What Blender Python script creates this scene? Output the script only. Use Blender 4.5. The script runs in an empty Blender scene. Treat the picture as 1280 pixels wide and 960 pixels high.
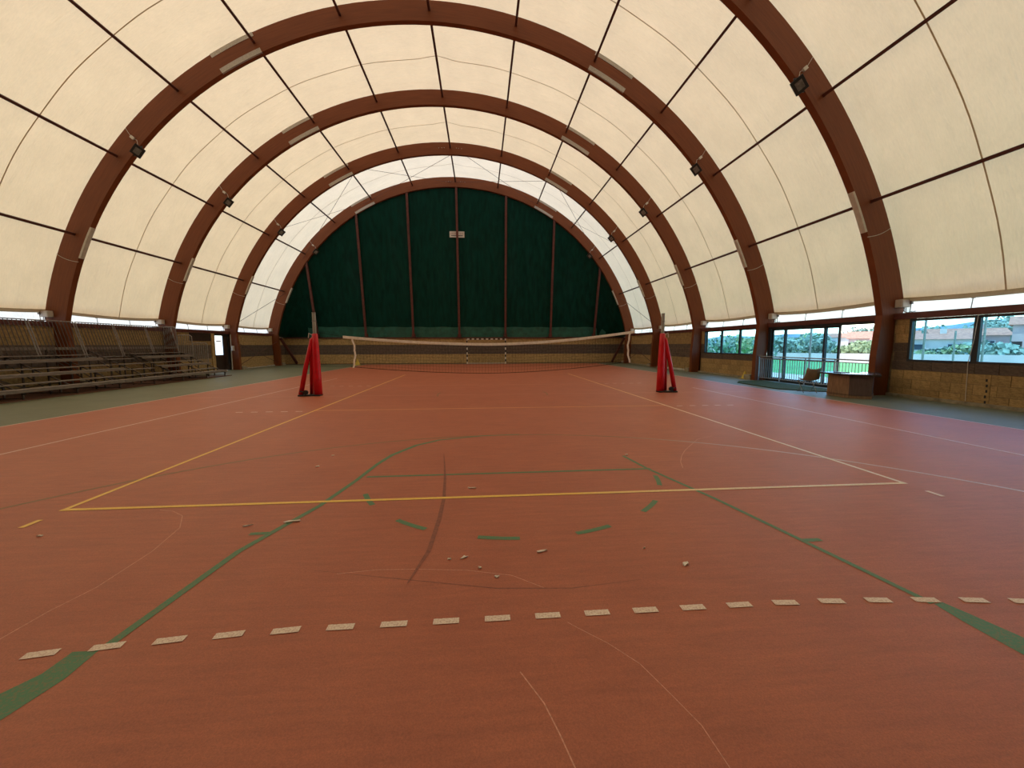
import bpy, math, random
import numpy as np
from mathutils import Vector, Matrix
random.seed(7)
C = bpy.context.scene.collection
# ------------------------------------------------------------------ camera, sky, sun, exposure
CX, CY, CZ = -0.3894, -4.1249, 1.6123
F, YAW, PITCH, ROLL = 498.30, 0.07838, 0.09763, -0.00248
cd = bpy.data.cameras.new('camera'); cam = bpy.data.objects.new('camera', cd); C.objects.link(cam)
cd.sensor_width = 36.0; cd.sensor_fit = 'HORIZONTAL'; cd.lens = F / 1280 * 36.0
cd.clip_start = 0.05; cd.clip_end = 3000
sy, cy, sp, cp = math.sin(YAW), math.cos(YAW), math.sin(PITCH), math.cos(PITCH)
fw = Vector((sy*cp, cy*cp, -sp)); rt = Vector((cy, -sy, 0)); up = rt.cross(fw)
r2 = rt*math.cos(ROLL) + up*math.sin(ROLL); u2 = -rt*math.sin(ROLL) + up*math.cos(ROLL)
M = Matrix.Identity(4)
for i in range(3):
    M[i][0] = r2[i]; M[i][1] = u2[i]; M[i][2] = -fw[i]
M[0][3], M[1][3], M[2][3] = CX, CY, CZ
cam.matrix_world = M
bpy.context.scene.camera = cam

vs = bpy.context.scene.view_settings
vs.view_transform = 'Standard'; vs.look = 'None'; vs.gamma = 1.0; vs.use_curve_mapping = False
vs.exposure = 0.90
world = bpy.data.worlds.new('world'); bpy.context.scene.world = world; world.use_nodes = True
wn = world.node_tree; wn.nodes.clear()
wo = wn.nodes.new('ShaderNodeOutputWorld'); wb = wn.nodes.new('ShaderNodeBackground')
sk = wn.nodes.new('ShaderNodeTexSky'); sk.sky_type = 'NISHITA'; sk.sun_disc = False
sk.sun_elevation = math.radians(58); sk.sun_rotation = math.radians(20); sk.altitude = 50
sk.air_density = 1.0; sk.dust_density = .6; sk.ozone_density = 1.0
wb.inputs['Strength'].default_value = 0.36
wn.links.new(sk.outputs[0], wb.inputs['Color']); wn.links.new(wb.outputs[0], wo.inputs['Surface'])
sd = bpy.data.lights.new('sun', 'SUN'); sd.energy = 2.6; sd.angle = math.radians(1.0); sd.color = (1, 0.95, 0.87)
sun = bpy.data.objects.new('sun', sd); C.objects.link(sun); sun.location = (0, 0, 60)
sun.rotation_euler = Vector((-0.22, -0.28, 1.0)).to_track_quat('Z', 'Y').to_euler()

# ------------------------------------------------------------------ helpers
class MB:
    def __init__(s): s.v = []; s.f = []
    def add(s, vs_, fs):
        o = len(s.v); s.v += [tuple(p) for p in vs_]; s.f += [tuple(i+o for i in f) for f in fs]; return s
    def box(s, x0, x1, y0, y1, z0, z1):
        v = [(x0,y0,z0),(x1,y0,z0),(x1,y1,z0),(x0,y1,z0),(x0,y0,z1),(x1,y0,z1),(x1,y1,z1),(x0,y1,z1)]
        return s.add(v, [(0,3,2,1),(4,5,6,7),(0,1,5,4),(1,2,6,5),(2,3,7,6),(3,0,4,7)])
    def obox(s, c, ax, ay, az, hx, hy, hz):      # box along three axes
        c = Vector(c); ax = Vector(ax).normalized()*hx; ay = Vector(ay).normalized()*hy; az = Vector(az).normalized()*hz
        v = [c-ax-ay-az, c+ax-ay-az, c+ax+ay-az, c-ax+ay-az, c-ax-ay+az, c+ax-ay+az, c+ax+ay+az, c-ax+ay+az]
        return s.add(v, [(0,3,2,1),(4,5,6,7),(0,1,5,4),(1,2,6,5),(2,3,7,6),(3,0,4,7)])
    def tube(s, pts, r, n=8, cap=True):
        pts = [Vector(p) for p in pts]; k = len(pts)
        if not isinstance(r, (list, tuple)): r = [r]*k
        ref = None; o = len(s.v)
        for i, p in enumerate(pts):
            t = (pts[min(i+1, k-1)] - pts[max(i-1, 0)]).normalized()
            if ref is None: ref = Vector((0,0,1)) if abs(t.z) < .9 else Vector((1,0,0))
            a = (ref - t*ref.dot(t)).normalized(); b = t.cross(a); ref = a
            for j in range(n):
                w = 2*math.pi*(j+.5)/n
                s.v.append(tuple(p + a*math.cos(w)*r[i] + b*math.sin(w)*r[i]))
        for i in range(k-1):
            for j in range(n):
                a0 = o+i*n+j; a1 = o+i*n+(j+1) % n
                s.f.append((a0, a1, a1+n, a0+n))
        if cap:
            s.f.append(tuple(o+j for j in range(n))[::-1]); s.f.append(tuple(o+(k-1)*n+j for j in range(n)))
        return s
    def bar(s, p, q, r, n=4): return s.tube([p, q], r, n)
    def prism(s, poly, z0, z1):
        n = len(poly)
        s.add([(x, y, z0) for x, y in poly] + [(x, y, z1) for x, y in poly],
              [tuple(range(n))[::-1], tuple(range(n, 2*n))] + [(i, (i+1) % n, n+(i+1) % n, n+i) for i in range(n)])
        return s
    def grid(s, P, nu, nv):          # P[u][v]
        o = len(s.v)
        for u in range(nu):
            for v in range(nv): s.v.append(tuple(P[u][v]))
        for u in range(nu-1):
            for v in range(nv-1):
                a = o+u*nv+v; s.f.append((a, a+nv, a+nv+1, a+1))
        return s
    def mesh(s, name, mat, smooth=False):
        me = bpy.data.meshes.new(name); me.from_pydata(s.v, [], s.f); me.materials.append(mat)
        if smooth: me.polygons.foreach_set('use_smooth', [True]*len(me.polygons))
        me.update(); return me
    def build(s, name, mat, parent=None, smooth=False, bevel=0, label=None, kind=None):
        o = bpy.data.objects.new(name, s.mesh(name, mat, smooth)); C.objects.link(o)
        if parent is not None: o.parent = parent; o.matrix_parent_inverse = Matrix.Translation(-Vector(parent.location)) if parent.type == 'EMPTY' and parent.get('w') is None else Matrix.Identity(4)
        if bevel:
            b = o.modifiers.new('bevel', 'BEVEL'); b.width = bevel; b.segments = 2; b.limit_method = 'ANGLE'
        if label: o['label'] = label
        if kind: o['kind'] = kind
        return o
def tag(o, label, cat, group=None):
    o['label'] = label; o['category'] = cat
    if group: o['group'] = group
    return o
def empty(name, loc=(0,0,0), label=None, cat=None, group=None, kind=None):
    o = bpy.data.objects.new(name, None); C.objects.link(o); o.location = loc; o.empty_display_size = .2
    if label: tag(o, label, cat, group)
    if kind: o['kind'] = kind
    return o
def place(name, me, parent, loc=(0,0,0), scale=(1,1,1), rot=(0,0,0)):   # loc in world coordinates
    o = bpy.data.objects.new(name, me); C.objects.link(o); o.parent = parent
    o.location = Vector(loc) - Vector(parent.location); o.scale = scale; o.rotation_euler = rot
    return o

# ------------------------------------------------------------------ materials
def nodes(name):
    m = bpy.data.materials.new(name); m.use_nodes = True; nt = m.node_tree; nt.nodes.clear()
    out = nt.nodes.new('ShaderNodeOutputMaterial'); return m, nt, out
def N(nt, t, **kw):
    n = nt.nodes.new(t)
    for k, v in kw.items():
        if k in n.inputs: n.inputs[k].default_value = v
        else: setattr(n, k, v)
    return n
def ramp(nt, fac, stops):
    r = nt.nodes.new('ShaderNodeValToRGB'); e = r.color_ramp.elements
    while len(e) < len(stops): e.new(.5)
    for i, (p, c) in enumerate(stops): e[i].position = p; e[i].color = (*c, 1)
    nt.links.new(fac, r.inputs[0]); return r
def mat(name, col, rough=.6, metal=0, var=.15, scale=6, bump=0, bscale=60, stretch=None, rnd=0, spec=.5, col2=None):
    m, nt, out = nodes(name); L = nt.links.new
    b = N(nt, 'ShaderNodeBsdfPrincipled', Roughness=rough, Metallic=metal); b.inputs['Specular IOR Level'].default_value = spec
    tc = N(nt, 'ShaderNodeTexCoord'); mp = N(nt, 'ShaderNodeMapping')
    if stretch: mp.inputs['Scale'].default_value = stretch
    L(tc.outputs['Object'], mp.inputs[0])
    nz = N(nt, 'ShaderNodeTexNoise', Scale=scale, Detail=6); L(mp.outputs[0], nz.inputs['Vector'])
    lo = col2 or tuple(c*(1-var) for c in col); hi = tuple(min(1, c*(1+var)) for c in col)
    r = ramp(nt, nz.outputs['Fac'], [(.3, lo), (.7, hi)]); src = r.outputs[0]
    if rnd:
        oi = N(nt, 'ShaderNodeObjectInfo'); mr = N(nt, 'ShaderNodeMapRange'); mr.inputs['To Min'].default_value = 1-rnd; mr.inputs['To Max'].default_value = 1+rnd
        L(oi.outputs['Random'], mr.inputs['Value'])
        vm = N(nt, 'ShaderNodeVectorMath', operation='SCALE'); L(src, vm.inputs[0]); L(mr.outputs[0], vm.inputs['Scale']); src = vm.outputs[0]
    L(src, b.inputs['Base Color'])
    if bump:
        n2 = N(nt, 'ShaderNodeTexNoise', Scale=bscale, Detail=4); L(mp.outputs[0], n2.inputs['Vector'])
        bp = N(nt, 'ShaderNodeBump', Strength=bump, Distance=.01); L(n2.outputs['Fac'], bp.inputs['Height']); L(bp.outputs[0], b.inputs['Normal'])
    L(b.outputs[0], out.inputs['Surface']); return m

def membrane(name, tcol, dcol, tfac):
    m, nt, out = nodes(name); L = nt.links.new
    tc = N(nt, 'ShaderNodeTexCoord')
    n1 = N(nt, 'ShaderNodeTexNoise', Scale=.8, Detail=7, Roughness=.65); L(tc.outputs['Object'], n1.inputs['Vector'])
    mp = N(nt, 'ShaderNodeMapping'); mp.inputs['Scale'].default_value = (3, 14, 3); L(tc.outputs['Object'], mp.inputs[0])
    n2 = N(nt, 'ShaderNodeTexNoise', Scale=2.2, Detail=8, Roughness=.75); L(mp.outputs[0], n2.inputs['Vector'])
    mx = N(nt, 'ShaderNodeMath', operation='ADD'); L(n1.outputs['Fac'], mx.inputs[0]); L(n2.outputs['Fac'], mx.inputs[1])
    hf = N(nt, 'ShaderNodeMath', operation='MULTIPLY'); hf.inputs[1].default_value = .5; L(mx.outputs[0], hf.inputs[0])
    r1 = ramp(nt, hf.outputs[0], [(.33, tuple(c*.86 for c in tcol)), (.62, tcol)])
    r2_ = ramp(nt, hf.outputs[0], [(.33, tuple(c*.86 for c in dcol)), (.62, dcol)])
    tr = N(nt, 'ShaderNodeBsdfTranslucent'); df = N(nt, 'ShaderNodeBsdfDiffuse')
    L(r1.outputs[0], tr.inputs[0]); L(r2_.outputs[0], df.inputs[0])
    # tension creases of the cloth
    m3 = N(nt, 'ShaderNodeMapping'); m3.inputs['Scale'].default_value = (.5, 2.4, .5); m3.inputs['Rotation'].default_value = (.5, .1, .35); L(tc.outputs['Object'], m3.inputs[0])
    n3 = N(nt, 'ShaderNodeTexNoise', Scale=1.3, Detail=3, Distortion=.5); L(m3.outputs[0], n3.inputs['Vector'])
    bp = N(nt, 'ShaderNodeBump', Strength=.35, Distance=.08); L(n3.outputs['Fac'], bp.inputs['Height'])
    bp.inputs['Strength'].default_value = .7; bp.inputs['Distance'].default_value = .10
    L(bp.outputs[0], tr.inputs['Normal']); L(bp.outputs[0], df.inputs['Normal'])
    ms = N(nt, 'ShaderNodeMixShader'); ms.inputs[0].default_value = tfac
    L(df.outputs[0], ms.inputs[1]); L(tr.outputs[0], ms.inputs[2]); L(ms.outputs[0], out.inputs['Surface']); return m
M_mem = membrane('membrane_cloth', (1.0, .73, .405), (.86, .675, .445), .28)
M_mem2 = membrane('membrane_newer_cloth', (1.0, .81, .54), (.86, .73, .53), .315)
M_seam = membrane('membrane_seam', (.60, .44, .26), (.5, .40, .28), .25)
M_hem = membrane('membrane_hem', (.52, .38, .22), (.42, .32, .20), .20)
M_skirt = membrane('skirt_film', (1.0, .90, .79), (.9, .84, .76), .75)

def glass(name, tint, fres=.08):
    m, nt, out = nodes(name); L = nt.links.new
    t = N(nt, 'ShaderNodeBsdfTransparent'); t.inputs[0].default_value = (*tint, 1)
    g = N(nt, 'ShaderNodeBsdfGlossy', Roughness=.02); lw = N(nt, 'ShaderNodeLayerWeight', Blend=.5)
    pw_ = N(nt, 'ShaderNodeMath', operation='POWER'); pw_.inputs[1].default_value = 5; L(lw.outputs['Facing'], pw_.inputs[0])
    f = N(nt, 'ShaderNodeMath', operation='MULTIPLY_ADD'); f.inputs[1].default_value = .7; f.inputs[2].default_value = .035; L(pw_.outputs[0], f.inputs[0])
    ms = N(nt, 'ShaderNodeMixShader'); L(f.outputs[0], ms.inputs[0]); L(t.outputs[0], ms.inputs[1]); L(g.outputs[0], ms.inputs[2])
    L(ms.outputs[0], out.inputs['Surface']); return m
M_glass = glass('blue_tinted_glass', (.60, .85, .95))
def frosted(name, col):
    m, nt, out = nodes(name); L = nt.links.new
    t = N(nt, 'ShaderNodeBsdfTranslucent'); t.inputs[0].default_value = (*col, 1)
    g = N(nt, 'ShaderNodeBsdfTransparent'); g.inputs[0].default_value = (*col, 1)
    ms = N(nt, 'ShaderNodeMixShader'); ms.inputs[0].default_value = .5; L(t.outputs[0], ms.inputs[1]); L(g.outputs[0], ms.inputs[2])
    L(ms.outputs[0], out.inputs['Surface']); return m
M_frost = frosted('frosted_glass', (.95, .98, 1.0))

def court(name, base, dark, light, rough):
    m, nt, out = nodes(name); L = nt.links.new
    tc = N(nt, 'ShaderNodeTexCoord'); b = N(nt, 'ShaderNodeBsdfPrincipled', Roughness=rough)
    b.inputs['Specular IOR Level'].default_value = .50
    n1 = N(nt, 'ShaderNodeTexNoise', Scale=1.1, Detail=9, Roughness=.7); L(tc.outputs['Object'], n1.inputs['Vector'])
    n2 = N(nt, 'ShaderNodeTexNoise', Scale=150, Detail=3, Roughness=.7); L(tc.outputs['Object'], n2.inputs['Vector'])
    mp = N(nt, 'ShaderNodeMapping'); mp.inputs['Scale'].default_value = (1, 9, 1); mp.inputs['Rotation'].default_value = (0, 0, .25); L(tc.outputs['Object'], mp.inputs[0])
    n3 = N(nt, 'ShaderNodeTexNoise', Scale=2.0, Detail=8, Roughness=.72); L(mp.outputs[0], n3.inputs['Vector'])
    r1 = ramp(nt, n1.outputs['Fac'], [(.32, dark), (.68, light)])
    r3 = ramp(nt, n3.outputs['Fac'], [(.35, (.86, .86, .86)), (.7, (1.1, 1.08, 1.06))])
    r2_ = ramp(nt, n2.outputs['Fac'], [(.3, (.8, .8, .8)), (.7, (1.2, 1.2, 1.2))])
    a = N(nt, 'ShaderNodeVectorMath', operation='MULTIPLY'); L(r1.outputs[0], a.inputs[0]); L(r3.outputs[0], a.inputs[1])
    c = N(nt, 'ShaderNodeVectorMath', operation='MULTIPLY'); L(a.outputs[0], c.inputs[0]); L(r2_.outputs[0], c.inputs[1])
    L(c.outputs[0], b.inputs['Base Color'])
    bp = N(nt, 'ShaderNodeBump', Strength=.25, Distance=.004); L(n2.outputs['Fac'], bp.inputs['Height']); L(bp.outputs[0], b.inputs['Normal'])
    L(b.outputs[0], out.inputs['Surface']); return m
M_court = court('red_acrylic_court', None, (.43, .118, .058), (.50, .148, .074), .50)
M_green = court('green_acrylic_surround', None, (.135, .145, .085), (.18, .188, .112), .50)

def paint(name, colA, colB=None, x0=0, x1=1, worn=.25, axis='X', rough=.5):
    """road paint: worn through to the court in specks; colA blends to colB along one axis, painted glare on some lines"""
    m, nt, out = nodes(name); L = nt.links.new
    tc = N(nt, 'ShaderNodeTexCoord'); b = N(nt, 'ShaderNodeBsdfPrincipled', Roughness=rough); b.inputs['Specular IOR Level'].default_value = .3
    src = None
    if colB:
        sx = N(nt, 'ShaderNodeSeparateXYZ'); L(tc.outputs['Object'], sx.inputs[0])
        mr = N(nt, 'ShaderNodeMapRange'); mr.inputs['From Min'].default_value = x0; mr.inputs['From Max'].default_value = x1
        L(sx.outputs[axis], mr.inputs['Value']); r = ramp(nt, mr.outputs[0], [(0, colA), (1, colB)]); src = r.outputs[0]
    nz = N(nt, 'ShaderNodeTexNoise', Scale=70, Detail=6, Roughness=.8); L(tc.outputs['Object'], nz.inputs['Vector'])
    wr = ramp(nt, nz.outputs['Fac'], [(.40+.12*(1-worn*2), (1, 1, 1)), (.62+.2*(1-worn), (0, 0, 0))])
    mx = N(nt, 'ShaderNodeMix', data_type='RGBA'); L(wr.outputs[0], mx.inputs[0])
    mx.inputs[6].default_value = (.44, .125, .06, 1)
    if src: L(src, mx.inputs[7])
    else: mx.inputs[7].default_value = (*colA, 1)
    L(mx.outputs[2], b.inputs['Base Color']); L(b.outputs[0], out.inputs['Surface']); return m
M_yel = paint('yellow_line_glare_paint', (.95, .62, .13), (.92, .80, .62), .6, 3.2, worn=.1)  # whitens towards the right: window glare put into the paint colour
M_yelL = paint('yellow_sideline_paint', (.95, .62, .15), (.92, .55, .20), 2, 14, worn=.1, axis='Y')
M_yelR = paint('sideline_glare_paint', (.92, .85, .74), (.92, .58, .24), 2, 9, worn=.1, axis='Y')  # whitish near end is window sheen painted into the line
M_yelA = paint('orange_attack_line_paint', (.86, .44, .17), worn=.15)
M_whi = paint('worn_white_dash_paint', (.95, .80, .66), worn=.35)
M_thin = paint('white_border_paint', (.78, .60, .52), worn=.3)
M_faint = paint('faded_line_paint', (.66, .33, .21), worn=.45)
M_grn = paint('green_line_paint', (.095, .24, .125), worn=.12)
M_grnt = paint('faded_green_glare_paint', (.25, .17, .085), (.66, .55, .50), 2.0, 4.0, worn=.25)  # faded green; the whitish right end is painted glare
M_scuff = mat('dark_scuff', (.27, .078, .042), .5, var=.25, scale=30)
M_scr = mat('pale_scratch', (.66, .32, .22), .6, var=.3, scale=60)

def wood(name, col, dark):
    m, nt, out = nodes(name); L = nt.links.new
    tc = N(nt, 'ShaderNodeTexCoord'); b = N(nt, 'ShaderNodeBsdfPrincipled', Roughness=.5); b.inputs['Specular IOR Level'].default_value = .3
    # lamination: distance from the arch centre drives thin horizontal glue lines
    sb = N(nt, 'ShaderNodeVectorMath', operation='SUBTRACT'); sb.inputs[1].default_value = (-2.25, 0, -.4); L(tc.outputs['Object'], sb.inputs[0])
    sx = N(nt, 'ShaderNodeSeparateXYZ'); L(sb.outputs[0], sx.inputs[0]); cb = N(nt, 'ShaderNodeCombineXYZ'); L(sx.outputs['X'], cb.inputs['X']); L(sx.outputs['Z'], cb.inputs['Z'])
    ln = N(nt, 'ShaderNodeVectorMath', operation='LENGTH'); L(cb.outputs[0], ln.inputs[0])
    at = N(nt, 'ShaderNodeMath', operation='ARCTAN2'); L(sx.outputs['X'], at.inputs[0]); L(sx.outputs['Z'], at.inputs[1])
    mk = N(nt, 'ShaderNodeMath', operation='MULTIPLY'); mk.inputs[1].default_value = 22; L(ln.outputs['Value'], mk.inputs[0])
    m2 = N(nt, 'ShaderNodeMath', operation='MULTIPLY'); m2.inputs[1].default_value = 14; L(at.outputs[0], m2.inputs[0])
    c2 = N(nt, 'ShaderNodeCombineXYZ'); L(mk.outputs[0], c2.inputs['X']); L(m2.outputs[0], c2.inputs['Y']); L(sx.outputs['Y'], c2.inputs['Z'])
    nz = N(nt, 'ShaderNodeTexNoise', Scale=1.0, Detail=7, Roughness=.6); L(c2.outputs[0], nz.inputs['Vector'])
    r = ramp(nt, nz.outputs['Fac'], [(.3, dark), (.7, col)]); L(r.outputs[0], b.inputs['Base Color'])
    bp = N(nt, 'ShaderNodeBump', Strength=.15, Distance=.01); L(nz.outputs['Fac'], bp.inputs['Height']); L(bp.outputs[0], b.inputs['Normal'])
    L(b.outputs[0], out.inputs['Surface']); return m
M_wood = wood('glulam_timber', (.215, .060, .017), (.150, .038, .011))
M_steel = mat('brown_painted_steel', (.085, .024, .016), .5, var=.2, scale=8)
M_beam = mat('oxide_red_steel_beam', (.11, .030, .022), .5, var=.25, scale=4)
M_alu = mat('galvanised_steel', (.30, .27, .25), .45, metal=.3, var=.25, scale=12)
M_bench = mat('weathered_bench_plank', (.20, .158, .130), .6, var=.3, scale=5, stretch=(8, 1, 8))
M_frame = mat('dark_bleacher_steel', (.11, .085, .072), .55, metal=.2, var=.3, scale=9)
M_rust_shade = mat('rusty_rail_and_floor_shade', (.14, .055, .028), .7, var=.3, scale=9)
M_plate = mat('perforated_zinc_plate', (.42, .38, .34), .5, metal=.3, var=.35, scale=55)
M_white = mat('white_plastic', (.62, .56, .50), .4, var=.08)
M_cream = mat('cream_cover', (.56, .50, .42), .5, var=.1)
M_black = mat('black_metal', (.016, .014, .014), .45, var=.1)
M_darkal = mat('dark_window_aluminium', (.022, .024, .028), .4, var=.15)
M_lens = mat('floodlight_glass', (.20, .18, .16), .15, var=.3, scale=14)
M_tuff = mat('yellow_tuff_block', (.38, .245, .10), .9, var=.28, scale=9, bump=.6, bscale=45, rnd=.15)
M_tuffp = mat('painted_brown_block', (.118, .082, .062), .85, var=.28, scale=7, bump=.5, bscale=45, rnd=.12)
M_mort = mat('mortar', (.22, .15, .08), .95, var=.2, scale=12)
M_curb = mat('concrete_curb', (.30, .25, .17), .9, var=.3, scale=7, bump=.4, bscale=40)
M_conc = mat('pale_concrete', (.48, .44, .38), .9, var=.2, scale=5)
M_curtain = mat('dark_green_pvc_curtain', (.0012, .034, .024), .5, var=.3, scale=1.4, stretch=(3, 3, .5), spec=.12)
M_flap = mat('green_pvc_flap', (.018, .115, .085), .5, var=.3, scale=2.5)
M_red = mat('red_padding_vinyl', (.60, .004, .014), .38, var=.12, scale=5)
M_grey = mat('grey_painted_pole', (.36, .36, .32), .4, metal=.2, var=.1)
M_net = mat('black_net_cord', (.022, .014, .011), .8, var=.1)
M_tape = mat('white_net_tape', (.92, .85, .75), .7, var=.12, scale=12)
M_cone = mat('yellow_cone_plastic', (.62, .43, .05), .5, var=.1)
M_turf = mat('green_turf_mat', (.030, .062, .018), .95, var=.4, scale=40, bump=.8, bscale=200)
M_desk = mat('brown_plywood', (.25, .14, .075), .55, var=.3, scale=4, stretch=(5, 5, .8))
M_desk2 = mat('shaded_plywood', (.12, .075, .060), .55, var=.2, scale=4, stretch=(5, 5, .8))  # darker copy of the desk plywood, shade put into its colour
M_top = mat('dark_desktop', (.040, .036, .030), .25, var=.2)
M_chair = mat('tan_plastic_seat', (.30, .215, .12), .5, var=.15, scale=5)
M_chrome = mat('chrome_tube', (.45, .45, .45), .25, metal=.8, var=.05)
M_paper = mat('white_paper_scrap', (.90, .80, .70), .8, var=.12, scale=30)
M_dwood = mat('dark_door_panel', (.035, .018, .012), .5, var=.25, scale=3)
M_rail = mat('galvanised_railing', (.34, .35, .36), .4, metal=.3, var=.15)
# outside
M_grass = mat('bright_football_turf', (.065, .30, .075), .9, var=.25, scale=.6)
M_soil = mat('dry_ground', (.36, .33, .25), .95, var=.3, scale=.3)
M_fol = mat('olive_foliage', (.34, .42, .22), .8, var=.35, scale=1.3)
M_fol2 = mat('blue_green_foliage', (.28, .38, .30), .8, var=.35, scale=1.3)
M_bark = mat('grey_bark', (.16, .12, .09), .9, var=.3)
M_pink = mat('pink_render', (.56, .40, .36), .85, var=.12, scale=.6)
M_pale = mat('pale_render', (.66, .60, .54), .85, var=.12, scale=.6)
M_tile = mat('terracotta_roof', (.50, .22, .14), .85, var=.3, scale=3)
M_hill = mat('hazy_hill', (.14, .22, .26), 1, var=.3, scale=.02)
M_wwin = mat('dark_window_glass', (.05, .07, .09), .2, var=.1)
M_fence = mat('white_fence_metal', (.62, .62, .60), .5, var=.1)

# ------------------------------------------------------------------ dimensions
XC, ZC, RI, RO = -2.25, -.40, 14.60, 15.35
YA = [1.975, 7.45, 12.93, 18.40, 23.88, 29.35]
AW = .22                       # arch thickness along the hall
XR, XL = 12.50, -17.00         # inner faces of side walls
YB, YE = -6.1, 31.30          # unseen back gable set close to shade the floor; far gable wall
def pol(a, r): return (XC + r*math.sin(a), ZC + r*math.cos(a))
rad = math.radians

# ------------------------------------------------------------------ ground, floor
g = empty('ground', (0, 0, 0), kind='structure')
MB().box(-120, 700, -300, 700, -.5, -.10).build('earth', M_soil, g)
MB().box(17, 33, -45, 95, -.10, -.06).build('football_pitch', M_grass, g)
MB().box(12.9, 17, -30, 60, -.10, -.05).build('walkway', M_conc, g)
fl = MB().box(-17.4, 12.9, -6.4, 31.7, -.10, 0).build('floor', M_green); fl['kind'] = 'structure'
MB().prism([(-10.0, YB+.3), (9.74, YB+.3), (9.74, 30.3), (-9.95, 30.3)], 0, .003).build('court_surface', M_court, fl)
Z1 = .003
def strip(pts, w, z=.0015, name='court_line', m=M_thin, closed=False):
    pts = [Vector((p[0], p[1], 0)) for p in pts]; ws = w if isinstance(w, (list, tuple)) else [w]*len(pts)
    L, R_ = [], []
    for i, p in enumerate(pts):
        t = (pts[min(i+1, len(pts)-1)] - pts[max(i-1, 0)]).normalized(); n = Vector((-t.y, t.x, 0))
        L.append((p.x+n.x*ws[i]/2, p.y+n.y*ws[i]/2)); R_.append((p.x-n.x*ws[i]/2, p.y-n.y*ws[i]/2))
    b = MB(); k = len(pts)
    b.add([(x, y, Z1+z) for x, y in L] + [(x, y, Z1+z) for x, y in R_], [(k+i, k+i+1, i+1, i) for i in range(k-1)])
    return b.build(name, m, fl)
def arc(cx, cy, r, a0, a1, n=40): return [(cx+r*math.sin(rad(a0+(a1-a0)*i/n)), cy+r*math.cos(rad(a0+(a1-a0)*i/n))) for i in range(n+1)]
# volleyball court 9 x 18
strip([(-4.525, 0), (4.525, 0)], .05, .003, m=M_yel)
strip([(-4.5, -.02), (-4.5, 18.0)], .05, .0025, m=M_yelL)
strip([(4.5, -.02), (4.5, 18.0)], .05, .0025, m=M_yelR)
strip([(-4.48, 6), (4.48, 6)], .05, .002, m=M_yelA)
strip([(-9.95, 8.87), (9.2, 8.80)], .045, .0018, m=M_faint)
strip([(-4.48, 12), (4.48, 12)], .05, .0018, m=M_faint)
strip([(-4.48, 18), (4.48, 18)], .05, .0018, m=M_faint)
dash = MB().box(-.075, .075, -.025, .025, 0, .0006)
me_d = dash.mesh('dash', M_whi)
def dashes(xs, ys, w=.15, d=.05, me=me_d):
    for x, y in zip(xs, ys): place('dash', me, fl, (x, y, Z1+.003), (w/.15, d/.05, 1))
for s in (-1, 1):
    for y in (5.9, 12.05): dashes([s*(4.83+.35*i) for i in range(5)], [y]*5, .16, .05)
me_y = MB().box(-.075, .075, -.025, .025, 0, .0006).mesh('corner_dash', M_yelL)
place('dash', me_y, fl, (-4.48, -.31, Z1+.003), (.05/.15, .16/.05, 1))
place('dash', me_d, fl, (4.48, -.33, Z1+.003), (.05/.15, .16/.05, 1))
# nine metre dashed line in front of the camera, drawn round at both ends
for k in range(-14, 15):
    x = -.333+.3*k+.033; y = -1.915 - max(0, abs(x)-1.2)**2*.035
    me_k = me_d
    place('dash', me_d, fl, (x-.005, y, Z1+.003), (1.0, .95, 1), (0, 0, -.05*x if abs(x) > 1.2 else 0))
# borders, basketball lines
strip([(-10.0, YB+.3), (-10.0, 8), (-9.95, 30.3)], .05, .002, m=M_thin)
strip([(9.74, YB+.3), (9.74, 30.3)], .05, .002, m=M_thin)
strip([(-7.55, 2.2), (-7.5, 8), (-7.4, 16)], .05, .002, m=M_thin)
strip([(7.38, YB+.3), (7.46, 3.5), (7.55, 10.2)], .05, .002, m=M_thin)
# key, free throw circle, three point arc
kl = [(-1.80, 1.30), (-1.89, .62), (-2.02, -.10), (-2.30, -.98), (-2.41, -1.97)]
kr = [(1.66, 1.40), (1.76, .80), (2.05, -.28), (2.23, -1.15), (2.40, -2.0)]
strip(kl, .055, .0022, m=M_grn); strip(kr, .045, .0022, m=M_grn)
strip([(-2.49, -1.99), (-2.49, -2.15), (-2.60, -2.40), (-2.85, -3.3)], [.13, .15, .24, .26], .0012, m=M_grn)
strip([(2.44, -2.0), (2.46, -2.15), (2.50, -2.40), (2.68, -3.3)], [.07, .13, .19, .2], .0012, m=M_grn)
strip([(-1.80, .76), (1.80, .78)], .05, .0016, m=M_grn)
strip([(-1.80, 1.30), (-1.70, 1.74), (-1.44, 2.28), (-1.10, 2.62), (-.4, 2.86), (.3, 2.93)], [.06, .07, .07, .06, .05, .04], .0014, m=M_grn)
strip(arc(.05, -3.36, 6.25, -90, 90, 100), .05, .001, m=M_grnt)
for a in range(6):
    c0 = 100 + a*27.5
    o = strip(arc(0, .82, 1.77, c0, c0+11.5, 6), .055, .0018, 'dash', M_grn)
strip(arc(0, 9, 1.8, 75, 105, 10), .05, .001, m=M_grnt); strip(arc(0, 9, 1.8, 255, 285, 10), .05, .001, m=M_grnt)
for x, y in ((-2.33, -.68), (2.27, -1.18)): strip([(x-.05, y), (x+.13, y)], .05, .0024, m=M_grn)
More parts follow.
